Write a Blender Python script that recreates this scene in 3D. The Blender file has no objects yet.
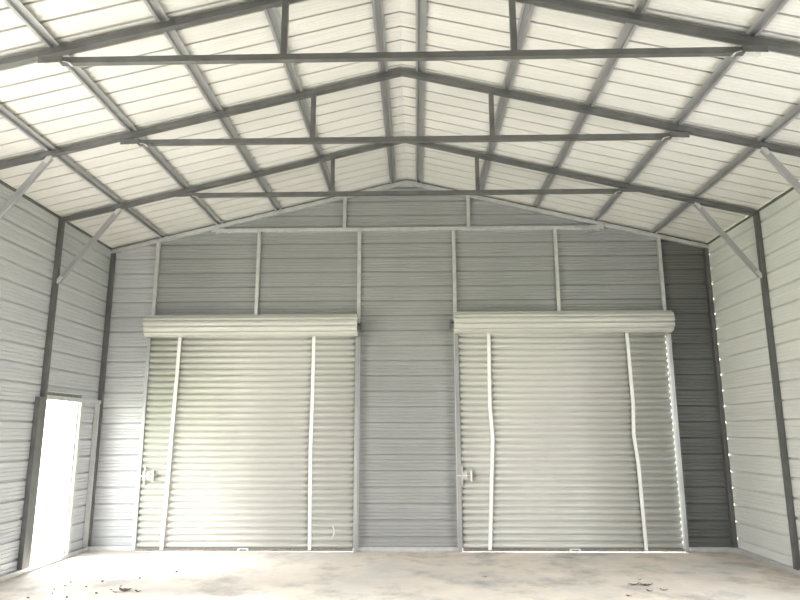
import bpy, bmesh, math, random
from mathutils import Vector, Matrix
random.seed(7)
S = bpy.context.scene
C = S.collection
PI = math.pi

# ------------------------------------------------------------------ camera
F_PX = 656.42
cam_d = bpy.data.cameras.new('camera')
cam_d.sensor_fit = 'HORIZONTAL'; cam_d.sensor_width = 36.0
cam_d.lens = F_PX / 800.0 * 36.0
cam_d.clip_start = 0.05; cam_d.clip_end = 500
cam = bpy.data.objects.new('camera', cam_d); C.objects.link(cam)
PITCH, YAW, ROLL = 0.2012, -0.0230, 0.0023
cam.matrix_world = (Matrix.Translation((0.1228, -9.7823, 1.6177)) @ Matrix.Rotation(-YAW, 4, 'Z')
                    @ Matrix.Rotation(PI / 2 + PITCH, 4, 'X') @ Matrix.Rotation(-ROLL, 4, 'Z'))
S.camera = cam

# ------------------------------------------------------------------ world, sun, exposure
S.view_settings.view_transform = 'Standard'
S.view_settings.look = 'None'
S.view_settings.gamma = 1.0
S.view_settings.use_curve_mapping = False
S.view_settings.exposure = 3.76
S.cycles.use_guiding = True
S.cycles.guiding_training_samples = 16
S.cycles.sample_clamp_indirect = 6.0
S.cycles.use_denoising = True
S.cycles.denoiser = 'OPENIMAGEDENOISE'
S.cycles.denoising_prefilter = 'ACCURATE'
w = bpy.data.worlds.new('sky'); S.world = w; w.use_nodes = True
nt = w.node_tree; nt.nodes.clear()
wo = nt.nodes.new('ShaderNodeOutputWorld'); bg = nt.nodes.new('ShaderNodeBackground')
tc = nt.nodes.new('ShaderNodeTexCoord'); sx = nt.nodes.new('ShaderNodeSeparateXYZ')
rp = nt.nodes.new('ShaderNodeValToRGB')
rp.color_ramp.elements[0].position = 0.0; rp.color_ramp.elements[0].color = (1.0, 0.98, 0.95, 1)
rp.color_ramp.elements[1].position = 1.0; rp.color_ramp.elements[1].color = (0.86, 0.92, 1.0, 1)
nt.links.new(tc.outputs['Generated'], sx.inputs[0]); nt.links.new(sx.outputs['Z'], rp.inputs[0])
nt.links.new(rp.outputs[0], bg.inputs[0]); nt.links.new(bg.outputs[0], wo.inputs[0])
bg.inputs[1].default_value = 1.0

sun_d = bpy.data.lights.new('sun', 'SUN'); sun_d.energy = 2.0; sun_d.angle = math.radians(40); sun_d.color = (1.0, 0.955, 0.895)
sun = bpy.data.objects.new('sun', sun_d); C.objects.link(sun)
sun.rotation_euler = Vector((0.75, 0.02, -0.66)).to_track_quat('-Z', 'Y').to_euler()

def portal(loc, direction, sxx, syy):
    d = bpy.data.lights.new('portal', 'AREA'); d.shape = 'RECTANGLE'; d.size = sxx; d.size_y = syy
    d.cycles.is_portal = True
    o = bpy.data.objects.new('portal', d); C.objects.link(o); o.location = loc
    o.rotation_euler = Vector(direction).to_track_quat('-Z', 'Y').to_euler()
Y_FRONT = -12.2
portal((-4.66, -1.03, 1.04), (1, 0, 0), 2.1, 0.9)
portal((-4.70, -5.6, 1.7), (1, 0, 0), 3.4, 4.0)
portal((4.70, -5.6, 1.7), (-1, 0, 0), 3.4, 4.0)

# ------------------------------------------------------------------ dimensions
W, HE, SL = 4.57, 4.414, 0.239
SEC = math.sqrt(1 + SL * SL)
FR = [0.0, -1.531, -3.22, -4.802]
PUR = [0.2, 1.13, 2.0, 2.92, 3.79]
T = 0.03                      # half a frame tube
PH = 0.038                     # purlin height
def zc(x): return HE + SL * (W - abs(x))          # rafter axis
DROOF = (T + PH) * SEC                            # rafter axis to roof sheet, measured upright
def zroof(x): return zc(x) + DROOF
XW = W + T + 0.004            # inner plane of the side sheets
YW = T + 0.004                # inner plane of the back sheet

# ------------------------------------------------------------------ materials
def mat(name):
    m = bpy.data.materials.new(name); m.use_nodes = True
    n = m.node_tree.nodes; l = m.node_tree.links
    return m, n, l, n['Principled BSDF']
def varied(name, col, col2, rough, metallic=0.0, scale=6.0, stretch=(1, 1, 1), bump=0.0, bscale=60, rvar=0.08, spec=0.5, detail=4):
    m, n, l, p = mat(name)
    t = n.new('ShaderNodeTexCoord'); mp = n.new('ShaderNodeMapping'); mp.inputs['Scale'].default_value = stretch
    no = n.new('ShaderNodeTexNoise'); no.inputs['Scale'].default_value = scale; no.inputs['Detail'].default_value = detail
    l.new(t.outputs['Object'], mp.inputs[0]); l.new(mp.outputs[0], no.inputs['Vector'])
    r = n.new('ShaderNodeValToRGB'); r.color_ramp.elements[0].position = .3; r.color_ramp.elements[1].position = .7
    r.color_ramp.elements[0].color = (*col, 1); r.color_ramp.elements[1].color = (*col2, 1)
    l.new(no.outputs['Fac'], r.inputs[0]); l.new(r.outputs[0], p.inputs['Base Color'])
    ma = n.new('ShaderNodeMapRange'); ma.inputs['To Min'].default_value = rough - rvar; ma.inputs['To Max'].default_value = rough + rvar
    l.new(no.outputs['Fac'], ma.inputs['Value']); l.new(ma.outputs[0], p.inputs['Roughness'])
    p.inputs['Metallic'].default_value = metallic
    p.inputs['Specular IOR Level'].default_value = spec
    if bump:
        n2 = n.new('ShaderNodeTexNoise'); n2.inputs['Scale'].default_value = bscale
        b = n.new('ShaderNodeBump'); b.inputs['Strength'].default_value = bump; b.inputs['Distance'].default_value = .01
        l.new(mp.outputs[0], n2.inputs['Vector']); l.new(n2.outputs['Fac'], b.inputs['Height']); l.new(b.outputs[0], p.inputs['Normal'])
    return m

M_ROOF = varied('roof_sheet_white', (.55, .54, .515), (.60, .59, .565), .42, scale=1.5, stretch=(1, 4, 1))
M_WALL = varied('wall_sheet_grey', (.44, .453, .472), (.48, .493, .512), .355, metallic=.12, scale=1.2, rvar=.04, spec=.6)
M_WALL_SHADE = varied('wall_sheet_grey_shaded', (.29, .296, .296), (.33, .336, .336), .34, metallic=.2, scale=1.2, rvar=.03, spec=.6)  # same sheet as M_WALL, toned darker to stand for weaker light
M_WALLR = varied('wall_sheet_beige', (.53, .535, .515), (.57, .575, .555), .4, scale=1.2, rvar=.05)
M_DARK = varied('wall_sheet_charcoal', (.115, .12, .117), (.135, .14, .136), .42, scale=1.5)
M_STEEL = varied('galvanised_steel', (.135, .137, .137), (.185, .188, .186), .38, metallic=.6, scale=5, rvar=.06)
M_PURLIN = varied('galvanised_purlin', (.36, .365, .37), (.43, .435, .44), .36, metallic=.6, scale=3, rvar=.03)
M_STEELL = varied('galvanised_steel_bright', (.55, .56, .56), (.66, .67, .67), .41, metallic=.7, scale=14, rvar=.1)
M_SHUT = varied('shutter_ivory', (.435, .435, .405), (.475, .475, .445), .33, scale=.9, rvar=.03)
M_STRAP = varied('strap_white', (.66, .66, .65), (.72, .72, .71), .6, scale=20)
M_RUST = varied('weathered_metal', (.16, .15, .13), (.28, .26, .23), .55, metallic=.6, scale=30)
M_PLATE = varied('zinc_plate', (.62, .61, .58), (.72, .71, .68), .38, metallic=.5, scale=30)
M_LEAF = varied('dead_leaf_brown', (.07, .045, .032), (.13, .085, .06), .7, scale=30)
M_GRASS = varied('lawn_green', (.32, .365, .20), (.40, .44, .26), .9, scale=8)
M_BOUNCE = varied('bounce_gravel', (.48, .47, .45), (.58, .57, .55), .9, scale=30, bump=.3)

def floor_mat():
    m, n, l, p = mat('dusty_concrete')
    t = n.new('ShaderNodeTexCoord')
    def noise(sc, det, rough=.6, st=(1, 1, 1)):
        mp = n.new('ShaderNodeMapping'); mp.inputs['Scale'].default_value = st; l.new(t.outputs['Object'], mp.inputs[0])
        k = n.new('ShaderNodeTexNoise'); k.inputs['Scale'].default_value = sc; k.inputs['Detail'].default_value = det; k.inputs['Roughness'].default_value = rough
        l.new(mp.outputs[0], k.inputs['Vector']); return k.outputs['Fac']
    def ramp(src, a, b, ca, cb):
        r = n.new('ShaderNodeValToRGB'); r.color_ramp.elements[0].position = a; r.color_ramp.elements[1].position = b
        r.color_ramp.elements[0].color = (*ca, 1); r.color_ramp.elements[1].color = (*cb, 1); l.new(src, r.inputs[0]); return r.outputs[0]
    def mix(fac, a, b, mode='MIX'):
        x = n.new('ShaderNodeMix'); x.data_type = 'RGBA'; x.blend_type = mode
        if hasattr(fac, 'links') or not isinstance(fac, (int, float)): l.new(fac, x.inputs['Factor'])
        else: x.inputs['Factor'].default_value = fac
        l.new(a, x.inputs['A']); l.new(b, x.inputs['B']); return x.outputs['Result']
    base = ramp(noise(.9, 6), .35, .65, (.60, .585, .56), (.74, .665, .58))
    dust = ramp(noise(2.2, 8, .65), .42, .66, (.80, .79, .78), (1, .98, .95))
    col = mix(.65, base, dust, 'MULTIPLY')
    stain = ramp(noise(1.3, 9, .72), .50, .66, (0, 0, 0), (1, 1, 1))
    dk = n.new('ShaderNodeRGB'); dk.outputs[0].default_value = (.22, .205, .185, 1)
    sm = n.new('ShaderNodeMath'); sm.operation = 'MULTIPLY'; sm.inputs[1].default_value = .65; l.new(stain, sm.inputs[0])
    col = mix(sm.outputs[0], col, dk.outputs[0])
    l.new(col, p.inputs['Base Color']); p.inputs['Roughness'].default_value = .72
    b = n.new('ShaderNodeBump'); b.inputs['Strength'].default_value = .35; b.inputs['Distance'].default_value = .01
    l.new(noise(40, 6), b.inputs['Height']); l.new(b.outputs[0], p.inputs['Normal'])
    return m
M_FLOOR = floor_mat()

# ------------------------------------------------------------------ helpers
def obj(name, bm, m, parent=None, loc=None, smooth=False):
    me = bpy.data.meshes.new(name); bmesh.ops.recalc_face_normals(bm, faces=bm.faces) if len(bm.faces) else None
    bm.to_mesh(me); bm.free(); me.materials.append(m)
    if smooth:
        for f in me.polygons: f.use_smooth = True
    o = bpy.data.objects.new(name, me); C.objects.link(o)
    if parent: o.parent = parent
    if loc: o.location = loc
    return o
def thing(name, label, cat, loc=(0, 0, 0), group=None):
    o = bpy.data.objects.new(name, None); C.objects.link(o); o.location = loc; o.empty_display_size = .1
    return tag(o, label, cat, group)
def tag(o, label, cat, group=None):
    o['label'] = label; o['category'] = cat
    if group: o['group'] = group
    return o
def struct(name, bm, m, parent=None, **k):
    o = obj(name, bm, m, parent, **k)
    if not parent: o['kind'] = 'structure'
    return o
def box(bm, x0, x1, y0, y1, z0, z1, bev=0.0):
    r = bmesh.ops.create_cube(bm, size=1.0)
    vs = r['verts']
    for v in vs: v.co = Vector(((x0 + x1) / 2 + v.co.x * (x1 - x0), (y0 + y1) / 2 + v.co.y * (y1 - y0), (z0 + z1) / 2 + v.co.z * (z1 - z0)))
    if bev:
        es = list({e for v in vs for e in v.link_edges})
        bmesh.ops.bevel(bm, geom=es, offset=bev, segments=2, profile=.7, affect='EDGES')
    return bm
def bar(bm, a, b, wx, wz, up=(0, 1, 0), bev=.004):
    """rectangular tube from a to b; wx along 'up' crossed side, wz along up"""
    a = Vector(a); b = Vector(b); d = (b - a); L = d.length; d.normalize()
    u = Vector(up); u = (u - d * u.dot(d)).normalized(); s = d.cross(u)
    r = bmesh.ops.create_cube(bm, size=1.0); vs = r['verts']
    for v in vs:
        c = v.co.copy(); v.co = (a + b) / 2 + s * (c.x * wx) + u * (c.y * wz) + d * (c.z * L)
    if bev:
        es = list({e for v in vs for e in v.link_edges})
        bmesh.ops.bevel(bm, geom=es, offset=bev, segments=2, profile=.7, affect='EDGES')
    return bm
def prism(bm, pts, axis, a, b):
    """polygon pts extruded along an axis from a to b"""
    def P(p, t):
        return {'x': (t, p[0], p[1]), 'y': (p[0], t, p[1]), 'z': (p[0], p[1], t)}[axis]
    A = [bm.verts.new(P(p, a)) for p in pts]; B = [bm.verts.new(P(p, b)) for p in pts]
    n = len(pts)
    bm.faces.new(A); bm.faces.new(B[::-1])
    for i in range(n): bm.faces.new((A[i], B[i], B[(i + 1) % n], A[(i + 1) % n]))
    return bm
def cyl(bm, a, b, r, seg=16):
    a = Vector(a); b = Vector(b); d = b - a
    q = d.to_track_quat('Z', 'Y').to_matrix().to_4x4(); q.translation = (a + b) / 2
    bmesh.ops.create_cone(bm, cap_ends=True, segments=seg, radius1=r, radius2=r, depth=d.length, matrix=q)
    return bm

PER = 0.2286
def rib_profile(u0, u1, phase, mn=.005, major=((-.013, 0), (-.010, .028), (.008, .028), (.024, 0))):
    """(u, depth) of the sheet; depth > 0 leads away from the room"""
    base = list(major) + [(.058, 0), (.064, mn), (.076, mn), (.082, 0),
            (.1063, 0), (.1123, mn), (.1163, mn), (.1223, 0),
            (.1466, 0), (.1526, mn), (.1646, mn), (.1706, 0)]
    out = []
    k = math.floor((u0 - phase) / PER) - 1
    while phase + k * PER < u1 + PER:
        for u, d in base: out.append((phase + k * PER + u, d))
        k += 1
    def at(u):
        for (a, da), (b, db) in zip(out, out[1:]):
            if a <= u <= b: return da + (db - da) * (u - a) / max(1e-9, b - a)
        return 0
    return [(u0, at(u0))] + [p for p in out if u0 + 1e-4 < p[0] < u1 - 1e-4] + [(u1, at(u1))]
def sheet(bm, prof, place, v0, v1):
    """profile swept from v0 to v1; place(u, depth, v) gives the point"""
    A = [bm.verts.new(place(u, d, v0)) for u, d in prof]; B = [bm.verts.new(place(u, d, v1)) for u, d in prof]
    for i in range(len(prof) - 1): bm.faces.new((A[i], A[i + 1], B[i + 1], B[i]))
    return bm
def cut(bm, co, no):
    bmesh.ops.bisect_plane(bm, geom=bm.verts[:] + bm.edges[:] + bm.faces[:], plane_co=co, plane_no=no, clear_outer=True)
def thick(o, t=.0016):
    md = o.modifiers.new('gauge', 'SOLIDIFY'); md.thickness = t; md.offset = 0
    return o

# ================================================================== the setting
GR = 40.0
bm = bmesh.new(); box(bm, -W - .25, W + .25, Y_FRONT - .3, .25, -.12, 0)
floor = struct('floor', bm, M_FLOOR)
bm = bmesh.new(); box(bm, -GR, GR, -GR, GR, -.30, -.121)
struct('lawn', bm, M_GRASS)
bm = bmesh.new(); box(bm, -W - 4.0, -W - .26, Y_FRONT - 6, -3.2, -.1209, -.06); box(bm, W + .26, W + 4, Y_FRONT - 6, -3.2, -.1209, -.06)
struct('ground_bounce', bm, M_BOUNCE)  # unseen pale ground added to bounce neutral light into the bays

# --- roof sheets (ribs run from ridge to eave)
PHR = -1.531 + .09
for side, nm in ((-1, 'ceiling_left'), (1, 'ceiling_right')):
    prof = rib_profile(Y_FRONT - .15, .12, PHR, .003, ((-.013, 0), (-.011, .038), (.011, .038), (.014, 0)))
    nx, nz = side * SL / SEC, 1 / SEC
    def place(u, d, v, side=side, nx=nx, nz=nz):
        return (side * v + nx * d, u, zroof(v) + nz * d)
    bm = sheet(bmesh.new(), prof, place, 0.0, W + .13)
    thick(struct(nm, bm, M_ROOF))
bm = bmesh.new()
for side in (-1, 1):
    prism(bm, [(0, zroof(0) + .030), (side * .16, zroof(.16) + .030), (side * .16, zroof(.16) + .034), (0, zroof(0) + .034)], 'y', Y_FRONT - .15, .12)
struct('trim_ridge', bm, M_ROOF)

# --- side walls
PHW = 3.37
LIGHT_BAY = (-7.6, -3.6, 3.4)      # unseen openings added in both side walls to let light in
DOOR = (-1.47, -0.60, 2.06)   # doorway in the left wall: y0, y1, height
ZT = zroof(XW) - .006
def side_wall(name, side, m, spans):
    root = None
    for (y0, y1, z0, z1) in spans:
        prof = rib_profile(z0, z1, PHW, .008 if side < 0 else .0035)
        bm = sheet(bmesh.new(), prof, lambda u, d, v: (side * (XW + d), v, u), y0, y1)
        o = thick(struct(name if root is None else 'wall_panel', bm, m, root))
        root = root or o
    return root
JOUT = .05
side_wall('wall_left', -1, M_WALL, [(LIGHT_BAY[1], DOOR[0] - JOUT, .03, ZT), (LIGHT_BAY[0], LIGHT_BAY[1], LIGHT_BAY[2], ZT), (Y_FRONT, LIGHT_BAY[0], .03, ZT), (DOOR[0] - JOUT, YW + .035, DOOR[2] + .10, ZT), (DOOR[1] + JOUT, YW + .035, .03, DOOR[2] + .10)])
side_wall('wall_right', 1, M_WALLR, [(LIGHT_BAY[1], YW, .03, ZT), (LIGHT_BAY[0], LIGHT_BAY[1], LIGHT_BAY[2], ZT), (Y_FRONT, LIGHT_BAY[0], .03, ZT)])

# --- back wall sheets, split where the studs stand
def back_panel(name, x0, x1, z0, m, parent):
    prof = rib_profile(z0, zroof(0) + .1, PHW, .009)
    bm = sheet(bmesh.new(), prof, lambda u, d, v: (v, YW + d, u), x0, x1)
    for side in (-1, 1):
        cut(bm, Vector((0, 0, zroof(0) + .001)), Vector((side * SL, 0, 1)))
    return thick(struct(name, bm, m, parent))
ST = [0.73, 2.292, 3.868]
TOP = 3.10
root = back_panel('wall_back', -ST[0], ST[0], .03, M_WALL_SHADE, None)
back_panel('wall_panel', -XW - .03, -ST[2], .03, M_WALL, root)  # paler copy of the sheet: doorway light put into the colour
back_panel('wall_panel', -ST[2], -ST[0], TOP, M_WALL_SHADE, root)
back_panel('wall_panel', ST[0], ST[2], TOP, M_WALL_SHADE, root)
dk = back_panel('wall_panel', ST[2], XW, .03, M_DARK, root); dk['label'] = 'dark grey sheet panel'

# --- unseen front wall, closed and dark so steel facing it stays dim
bm = bmesh.new()
prism(bm, [(-XW, 0), (XW, 0), (XW, zroof(XW) - .01), (0, zroof(0) - .01), (-XW, zroof(XW) - .01)], 'y', Y_FRONT - .02, Y_FRONT)
struct('wall_front', bm, M_DARK)

# --- base rails and eave trims
RT = .055
bm = bmesh.new(); box(bm, -W - T, -W + T, Y_FRONT + .05, .03, .001, RT, .004); struct('baseboard_left', bm, M_STEELL)
bm = bmesh.new(); box(bm, W - T, W + T, Y_FRONT + .05, .03, .001, RT, .004); struct('baseboard_right', bm, M_STEELL)
bm = bmesh.new()
for x0, x1 in ((-W + T, -ST[2] - T), (-ST[0] + T, ST[0] - T), (ST[2] + T, W - T)): box(bm, x0, x1, -T, T, .001, RT, .004)
struct('baseboard_back', bm, M_STEELL)
for side, nm in ((-1, 'trim_eave_left'), (1, 'trim_eave_right')):
    bm = bmesh.new(); box(bm, side * XW - .012, side * XW - side * .0 + (.0 if side > 0 else .012), Y_FRONT, .02, ZT - .035, ZT - .002)
    struct(nm, bm, M_STEEL)

# --- doorway in the left wall
y0, y1, hz = DOOR
dr = thing('door_1', 'bright open doorway in the grey left wall', 'doorway', (-W, (y0 + y1) / 2, 0)); dr['kind'] = 'structure'
OX, OY = W, -(y0 + y1) / 2
def dpart(name, x0, x1, ya, yb, z0, z1, m, bev=.003, parent=None):
    bm = bmesh.new(); box(bm, x0 + OX, x1 + OX, ya + OY, yb + OY, z0, z1, bev); return obj(name, bm, m, parent or dr)
dpart('jamb', -W - .07, -W + .02, y1, y1 + .055, RT, hz, M_SHUT)
dpart('door_stop', -W - .055, -W - .02, y1 - .025, y1, RT, hz - .03, M_STEELL)
dpart('jamb', -W - .07, -W + .02, y0 - .045, y0, RT, hz, M_SHUT)
dpart('header', -W - .07, -W + .025, y0 - .045, -T, hz, hz + .055, M_STEELL)
dpart('header_gap_shade', -W - .035, -W + .015, y0, y1, hz + .058, hz + .10, M_RUST)  # dark strip standing in for shade in the gap over the header
dpart('threshold', -W - .12, -W - T, y0, y1, .001, .03, M_STEELL)
# jamb posts of the framed opening: beside the frame post and beside the corner post
bm = bmesh.new(); box(bm, -W - T, -W + T, -1.531 - 3 * T - .035, -1.531 - T - .001, RT, hz + .02, .004); struct('trim_jamb_near', bm, M_STEEL)
bm = bmesh.new(); box(bm, -W - T, -W + T, -T - .075, -T - .032, RT, hz - .002, .004); struct('trim_jamb_corner', bm, M_STEELL)

# ================================================================== frames
TIE_Z = [4.735, 4.745, 4.712, 4.715]
ROWS = ['against the back wall', 'one bay out from the back wall', 'in the middle of the roof', 'closest overhead at the top of the photo']
def rafter_poly(side):
    e = T * SEC
    xe = W + T - .001
    return [(0, zc(0) - e), (side * xe, zc(xe) - e), (side * xe, zc(xe) + e), (0, zc(0) + e)]
def make_truss(i):
    y = FR[i]
    t = thing('roof_truss', ['galvanised steel roof truss fixed to the back wall above the shutters',
                             'galvanised steel roof truss one bay in front of the back wall',
                             'galvanised steel roof truss, middle one of the three hanging free',
                             'galvanised steel roof truss nearest the camera, its peak cut off by the photo'][i],
              'roof truss', (0, y, 0), 'steel roof trusses')
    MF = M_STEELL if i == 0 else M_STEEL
    for s in (-1, 1):
        pl = rafter_poly(s)
        bm = bmesh.new(); prism(bm, pl, 'y', -T, T)
        bmesh.ops.bevel(bm, geom=bm.edges[:], offset=.004, segments=2, profile=.7, affect='EDGES')
        obj('rafter', bm, MF, t)
    tz = TIE_Z[i]; hw = 2.86
    bm = bmesh.new()
    box(bm, -hw, hw, -T * .9, T * .9, tz - .028, tz + .028, .005)
    obj('tie_beam', bm, MF, t)
    for s in (-1, 1):
        # flattened, curled end of the tie
        bm = bmesh.new(); pts = []
        N = 10
        for k in range(N + 1):
            a = k / N; pts.append((s * (hw - .10 + a * .22), tz - .036 + .026 * math.sin(PI * a) - .012 * a))
        poly = pts + [(p[0], p[1] + .006) for p in reversed(pts)]
        prism(bm, poly, 'y', -T * 1.15, T * .9)
        obj('curled_end', bm, M_PLATE, t)
        bm = bmesh.new(); xa, xb = hw - .03, hw + .18
        prism(bm, [(s * xa, tz - .022), (s * xb, tz - .03), (s * xb, tz + .03), (s * xa, tz + .03)], 'y', -T - .008, -T - .001)
        obj('end_plate', bm, MF, t)
    for s in (-1, 1):
        bm = bmesh.new(); x = s * .965
        zt = zc(x) - T * SEC
        prism(bm, [(x - .026, tz + .028), (x + .026, tz + .028), (x + .026, zc(x + .026) - T * SEC - .0005), (x - .026, zc(x - .026) - T * SEC - .0005)], 'y', -.026, .026)
        bmesh.ops.bevel(bm, geom=bm.edges[:], offset=.003, segments=1, affect='EDGES')
        obj('strut', bm, M_STEELL if i == 0 else M_STEEL, t)
    if i: return t
    bm = bmesh.new()
    zz = zc(0)
    prism(bm, [(-.13, zz - .13 * SL - .055), (0, zz - .012), (.13, zz - .13 * SL - .055), (.10, zz - .085), (-.10, zz - .085)], 'y', -T - .006, -T - .001)
    obj('ridge_plate', bm, M_STEELL, t)
    return t
for i in range(4): make_truss(i)

def post(x, y, z0, z1, name, label, cat, group, m=M_STEEL, hw=T):
    bm = bmesh.new(); s = 1 if x > 0 else -1
    prism(bm, [(-hw, 0), (hw, 0), (hw, z1(x + hw) - z0), (-hw, z1(x - hw) - z0)], 'y', -hw, hw)
    bmesh.ops.bevel(bm, geom=bm.edges[:], offset=.004, segments=2, profile=.7, affect='EDGES')
    o = obj(name, bm, m, None, (x, y, z0)); return tag(o, label, cat, group)
under = lambda x: zc(x) - T * SEC - .001
G = 'steel wall posts'
post(-W, 0, RT + .001, under, 'wall_post', 'grey steel corner post where the left wall meets the back wall', 'post', G)
post(W, 0, RT + .001, under, 'wall_post', 'grey steel corner post between the dark panel and the right wall', 'post', G)
post(-W, FR[1], RT + .001, under, 'wall_post', 'grey steel post on the left wall beside the open doorway', 'post', G)
post(W, FR[1], RT + .001, under, 'wall_post', 'grey steel post standing against the pale right wall', 'post', G)

tie_under = lambda x: TIE_Z[0] - .029
GS = 'studs of the back wall'
post(-ST[2], 0, .001, under, 'wall_stud', 'steel stud at the outer edge of the left roller shutter, up to the roof', 'stud', GS, M_STEELL, .026)
post(-ST[1], 0, TOP, tie_under, 'wall_stud', 'short steel stud above the middle of the left roller shutter', 'stud', GS, M_STEELL, .026)
post(-ST[0], 0, .001, tie_under, 'wall_stud', 'steel stud on the left edge of the centre wall panel', 'stud', GS, M_STEELL, .026)
post(ST[0], 0, .001, tie_under, 'wall_stud', 'steel stud on the right edge of the centre wall panel', 'stud', GS, M_STEELL, .026)
post(ST[1], 0, TOP, tie_under, 'wall_stud', 'short steel stud above the middle of the right roller shutter', 'stud', GS, M_STEELL, .026)
post(ST[2], 0, .001, under, 'wall_stud', 'steel stud between the right roller shutter and the dark panel', 'stud', GS, M_STEELL, .026)
# header over each shutter opening
for s, nm in ((-1, 'trim_header_left'), (1, 'trim_header_right')):
    bm = bmesh.new(); a, b = sorted((s * (ST[0] + .027), s * (ST[2] - .027))); box(bm, a, b, -.026, .026, TOP - .055, TOP - .001, .004)
    struct(nm, bm, M_STEELL)

def brace(s, y, label):
    a = Vector((s * 3.80, y - .0, zc(3.80) - T * SEC - .002)); b = Vector((s * (W - T - .002), y, 3.57))
    o = thing('knee_brace', label, 'brace', (b.x, y, b.z), 'steel knee braces under the roof')
    bm = bmesh.new(); d = (a - b)
    bar(bm, d.normalized() * .012, d * .985, .042, .042, (0, 1, 0), .008)
    obj('tube', bm, M_PURLIN, o)
    n = d.normalized()
    bm = bmesh.new(); bar(bm, Vector((0, -.024, 0)) - n * .012, Vector((0, -.024, 0)) + n * .09, .05, .005, (0, 1, 0), 0); obj('flattened_end', bm, M_STEELL, o)
    bm = bmesh.new(); bar(bm, Vector((0, -.024, 0)) + d - n * .09, Vector((0, -.024, 0)) + d + n * .01, .05, .005, (0, 1, 0), 0); obj('flattened_end', bm, M_STEELL, o)
brace(-1, FR[1], 'steel knee brace from the left wall post up to the roof above the doorway')
brace(1, FR[1], 'steel knee brace from the right wall post up to the second roof frame')
brace(-1, FR[2], 'steel knee brace cut off by the left edge of the photo')
brace(1, FR[2], 'steel knee brace cut off by the right edge of the photo')

# --- purlins: hat channels lying on the rafters, open side down
ORD = ['beside the roof ridge', 'second from the ridge', 'third from the ridge', 'fourth from the ridge', 'lowest one, at the knee braces']
def hat(s, xk):
    bm = bmesh.new(); h = PH - .003; hw, fl, t = .029, .024, .0025
    pts = [(-hw - fl, 0), (-hw, 0), (-hw + .007, h - t), (hw - .007, h - t), (hw, 0), (hw + fl, 0)]
    up = [(-hw - fl, t), (-hw - t, t), (-hw + .007 - t, h), (hw - .007 + t, h), (hw + t, t), (hw + fl, t)]
    ang = -s * math.atan(SL)
    def rot(p): return (p[0] * math.cos(ang) - p[1] * math.sin(ang), p[0] * math.sin(ang) + p[1] * math.cos(ang))
    L0, L1 = .0, Y_FRONT + .05 - .03
    A = [rot(p) for p in pts]; B = [rot(p) for p in up]
    for k in range(5):
        prism(bm, [A[k], A[k + 1], B[k + 1], B[k]], 'y', L0, L1)
    bmesh.ops.remove_doubles(bm, verts=bm.verts[:], dist=1e-5)
    return bm
for s in (-1, 1):
    for k, xk in enumerate(PUR):
        o = obj('roof_purlin', hat(s, xk), M_PURLIN, None, (s * xk, .03, zc(xk) + T * SEC + .0012))
        tag(o, 'galvanised hat purlin on the %s roof slope, %s' % ('left' if s < 0 else 'right', ORD[k]), 'purlin', 'roof purlins')

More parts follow.
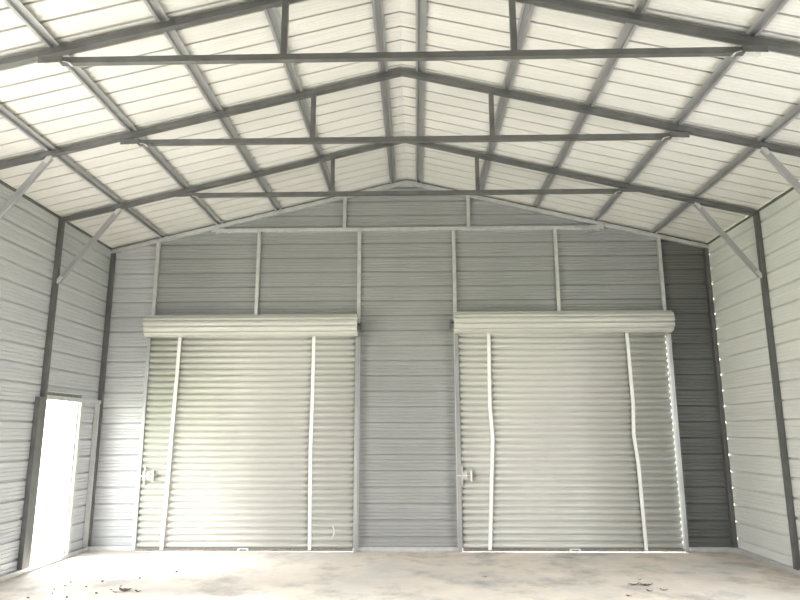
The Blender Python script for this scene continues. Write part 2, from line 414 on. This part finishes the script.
# ================================================================== roller shutters
def strap_mesh(bm, pts, wd=.05, th=.006):
    rows = []
    for (x, z, y) in pts: rows.append([bm.verts.new((x + dx, y + dy, z)) for dx, dy in ((-wd / 2, -th), (wd / 2, -th), (wd / 2, 0), (-wd / 2, 0))])
    for a, b in zip(rows, rows[1:]):
        for k in range(4): bm.faces.new((a[k], a[(k + 1) % 4], b[(k + 1) % 4], b[k]))
    bm.faces.new(rows[0]); bm.faces.new(rows[-1][::-1])
    return bm
CY = -.085                      # curtain mid plane
def shutter(xa, xb, label, zroll, straps, latch_side_x, hook, lift, roll_x, gap):
    t = thing('roller_shutter', label, 'roller door', ((xa + xb) / 2, 0, 0), 'roller shutters in the back wall')
    ox = (xa + xb) / 2; R = lambda x: x - ox
    # curtain
    amp, per = .0160, .0905; bm = bmesh.new(); prof = []
    SL_ = [(0, .55), (.05, .05), (.12, -.45), (.22, -.80), (.34, -1), (.46, -.95), (.58, -.72), (.66, -.40), (.72, .05), (.78, .65), (.84, 1), (.93, 1)]
    k = 0
    while .05 + k * per < zroll:
        for tt, dd in SL_: prof.append((.05 + (k + tt) * per, amp * dd))
        k += 1
    sheet(bm, prof, lambda u, d, v: (v, CY + d, u), R(xa + .008), R(xb - gap))
    cu = thick(obj('curtain', bm, M_SHUT, t, smooth=True), .0015)
    # rolled part of the curtain
    rr = .158; yc = -.215; zc_ = zroll
    prof = []; N = 132; nc = 11
    for k in range(N):
        a = 2 * PI * k / N; s_ = (k % 12) / 12
        r = rr + (.006 * math.sin(PI * min(1, s_ / .72)) if s_ < .72 else -.027 * math.sin(PI * (s_ - .72) / .28)); prof.append((yc + r * math.cos(a), zc_ + r * math.sin(a)))
    bm = bmesh.new()
    x0, x1 = R(roll_x[0]), R(roll_x[1])
    rows = [[bm.verts.new((x, yc + (p[0] - yc) * f, zc_ + (p[1] - zc_) * f)) for p in prof] for x, f in ((x0 + .012, .90), (x0 + .012, .97), (x0, 1), (x1, 1), (x1 - .012, .97), (x1 - .012, .90))]
    for a, b in zip(rows, rows[1:]):
        for k in range(N): bm.faces.new((a[k], a[(k + 1) % N], b[(k + 1) % N], b[k]))
    bm.faces.new(rows[0]); bm.faces.new(rows[-1][::-1])
    ro = obj('curtain_roll', bm, M_SHUT, t, smooth=False)
    bm = bmesh.new(); cyl(bm, (x0 - .05, yc, zc_), (x1 + .05, yc, zc_), .018); obj('axle', bm, M_STEEL, t)
    for x, d in ((x0 - .04, 1), (x1 + .04, -1)):
        bm = bmesh.new(); box(bm, x - .003, x + .003, yc - .05, -.028, zc_ - .09, zc_ + .05); 
        obj('roll_bracket', bm, M_STEEL, t)
    # side tracks: C channels
    for x, d in ((R(xa), 1), (R(xb), -1)):
        bm = bmesh.new()
        box(bm, min(x - d * .022, x - d * .018), max(x - d * .022, x - d * .018), CY - .026, -.027, .001, zc_ - .17)
        box(bm, min(x - d * .022, x + d * .030), max(x - d * .022, x + d * .030), CY - .030, CY - .026, .001, zc_ - .17)
        box(bm, min(x - d * .022, x + d * .012), max(x - d * .022, x + d * .012), -.031, -.027, .001, zc_ - .17)
        obj('track', bm, M_PURLIN, t)
        bm = bmesh.new(); cyl(bm, (x - d * .03, CY - .035, zc_ - .14), (x + d * .085, CY - .045, zc_ - .15), .007, 10)
        box(bm, x - .02, x + .02, CY - .05, CY - .031, zc_ - .17, zc_ - .12, .004)
        obj('track_guide', bm, M_RUST, t)
    # bottom bar
    bm = bmesh.new(); box(bm, R(xa + .036), R(xb - .036), CY - .022, CY + .022, .009, .05, .004); obj('bottom_bar', bm, M_RUST, t)
    # straps
    for pts in straps:
        bm = bmesh.new(); p2 = [(R(x), z, CY - .030 + dy) for x, z, dy in pts]; strap_mesh(bm, p2); obj('strap', bm, M_STRAP, t)
    # slide latch
    lx = R(latch_side_x); yq = CY - .016
    bm = bmesh.new(); box(bm, lx - .075, lx + .03, yq - .004, yq, .98, 1.09, .002); la = obj('latch', bm, M_SHUT, t); la['label'] = 'slide latch plate'
    bm = bmesh.new(); box(bm, lx - .12, lx + .085, yq - .016, yq - .004, 1.025, 1.043, .003); obj('bolt', bm, M_PLATE, la)
    bm = bmesh.new(); box(bm, lx + .075, lx + .10, yq - .045, yq - .004, .955, 1.105, .004); obj('handle', bm, M_PLATE, la)
    bm = bmesh.new(); box(bm, lx - .05, lx - .03, yq - .02, yq - .002, .90, 1.17, .004); obj('keeper', bm, M_SHUT, la)
    # lift handle on the bottom bar
    hx = R(lift); bm = bmesh.new()
    box(bm, hx - .075, hx + .075, CY - .060, CY - .0225, .040, .052, .003); box(bm, hx - .075, hx - .050, CY - .06, CY - .0225, .022, .040, .003); box(bm, hx + .050, hx + .075, CY - .06, CY - .0225, .022, .040, .003)
    h = obj('lift_handle', bm, M_STRAP, t); h['label'] = 'white lift handle'
    if hook:
        bm = bmesh.new(); N = 14; pts = []
        for k in range(N + 1):
            a = k / N; pts.append(Vector((R(-1.07) + .035 * math.sin(a * PI * .9) , CY - .017, .18 + .17 * a)))
        for a, b in zip(pts, pts[1:]): bar(bm, a, b, .014, .008, (0, 1, 0), 0)
        o = obj('pull_cord', bm, M_STRAP, t); o['label'] = 'short curved white pull cord'
    return t
shutter(-3.868, -.735, 'ivory roller shutter left of the centre wall panel, brightly lit near the doorway', 3.20,
        [[(-3.395, 3.09, -.0), (-3.405, 2.4, -.006), (-3.425, 1.6, -.003), (-3.44, .8, -.002), (-3.465, .03, 0)],
         [(-1.385, 3.09, 0), (-1.385, 2.2, -.004), (-1.395, 1.4, -.006), (-1.385, .7, -.002), (-1.375, .03, 0)]],
        -3.74, True, -2.31, (-3.87, -.722), .008)
shutter(.735, 3.868, 'ivory roller shutter right of the centre wall panel, beside the dark panel', 3.225,
        [[(1.215, 3.10, 0), (1.205, 2.5, -.006), (1.20, 2.0, -.008), (1.225, 1.55, -.012), (1.19, .9, -.004), (1.145, .03, 0)],
         [(3.245, 3.10, 0), (3.255, 2.5, -.004), (3.262, 2.0, -.008), (3.235, 1.6, -.014), (3.275, 1.2, -.006), (3.30, .03, 0)]],
        .82, False, 2.32, (.690, 3.868), .048)

# ================================================================== litter on the floor
def leaf_mesh(L, wd, curl, seed):
    rnd = random.Random(seed); bm = bmesh.new(); N = 7; mid = []; lt = []; rt = []
    for k in range(N + 1):
        a = k / N; y = (a - .5) * L; ww = wd * math.sin(PI * min(.98, max(.03, a))) ** .8 * (1 + .25 * rnd.uniform(-1, 1))
        zb = .004 + curl * (2 * a - 1) ** 2
        mid.append(bm.verts.new((0, y, zb))); lt.append(bm.verts.new((-ww, y, zb + curl * .6 * rnd.random()))); rt.append(bm.verts.new((ww, y, zb + curl * .6 * rnd.random())))
    for k in range(N):
        bm.faces.new((mid[k], mid[k + 1], lt[k + 1], lt[k])); bm.faces.new((rt[k], rt[k + 1], mid[k + 1], mid[k]))
    return bm
LV = [(-2.951, -2.46, .15, .045, 'large dark dead leaf on the floor in front of the left shutter'),
      (-2.80, -2.50, .09, .022, None), (-3.02, -2.53, .06, .02, None),
      (2.60, -2.14, .15, .035, 'large brown dead leaf on the floor in front of the right shutter'),
      (2.48, -2.12, .11, .03, None), (2.72, -2.36, .08, .02, None), (2.55, -2.40, .07, .02, None), (2.63, -1.85, .06, .015, None), (2.27, -2.62, .06, .02, None),
      (.90, -1.75, .06, .02, 'small dark dead leaf on the floor below the left strap of the right shutter')]
fm = {}
for x, y, L, wd, lb in LV:
    o = obj('dead_leaf', leaf_mesh(L, wd, L * .16, int(abs(x * 1000))), M_LEAF, None, (x, y, 0)); o.rotation_euler.z = random.uniform(.9, 2.2)
    if lb: tag(o, lb, 'leaf', 'dead leaves on the floor')
    elif x < 0: tag(o, 'small dead leaf lying by the large leaf near the left shutter', 'leaf', 'dead leaves on the floor')
    else: tag(o, 'small dead leaf lying around the large leaf near the right shutter', 'leaf', 'dead leaves on the floor')
crumbs = [(65, 585), (57, 589), (84, 586), (100, 580), (110, 588), (67, 581), (78, 597), (46, 598), (130, 577), (118, 585), (167, 571), (62, 593), (104, 592)]
import itertools
CX = [(-3.708, -2.241), (-3.74, -2.40), (-3.45, -2.29), (-3.40, -2.02), (-3.13, -2.40), (-3.74, -2.06), (-3.42, -2.75), (-3.80, -2.78), (-3.05, -1.85), (-3.09, -2.25), (-2.75, -1.5), (-3.66, -2.58), (-3.20, -2.58)]
for k, (x, y) in enumerate(CX):
    bm = bmesh.new(); bmesh.ops.create_icosphere(bm, subdivisions=2, radius=.008 + .007 * random.random())
    rr = random.Random(k)
    for v in bm.verts: v.co *= 1 + .5 * (rr.random() - .5); v.co.z *= .55
    zm = min(v.co.z for v in bm.verts)
    for v in bm.verts: v.co.z -= zm
    o = obj('dirt_crumb', bm, M_LEAF, None, (x, y, .0005)); tag(o, 'tiny dark crumb of dirt on the pale floor in front of the doorway', 'crumb', 'crumbs of dirt near the doorway')
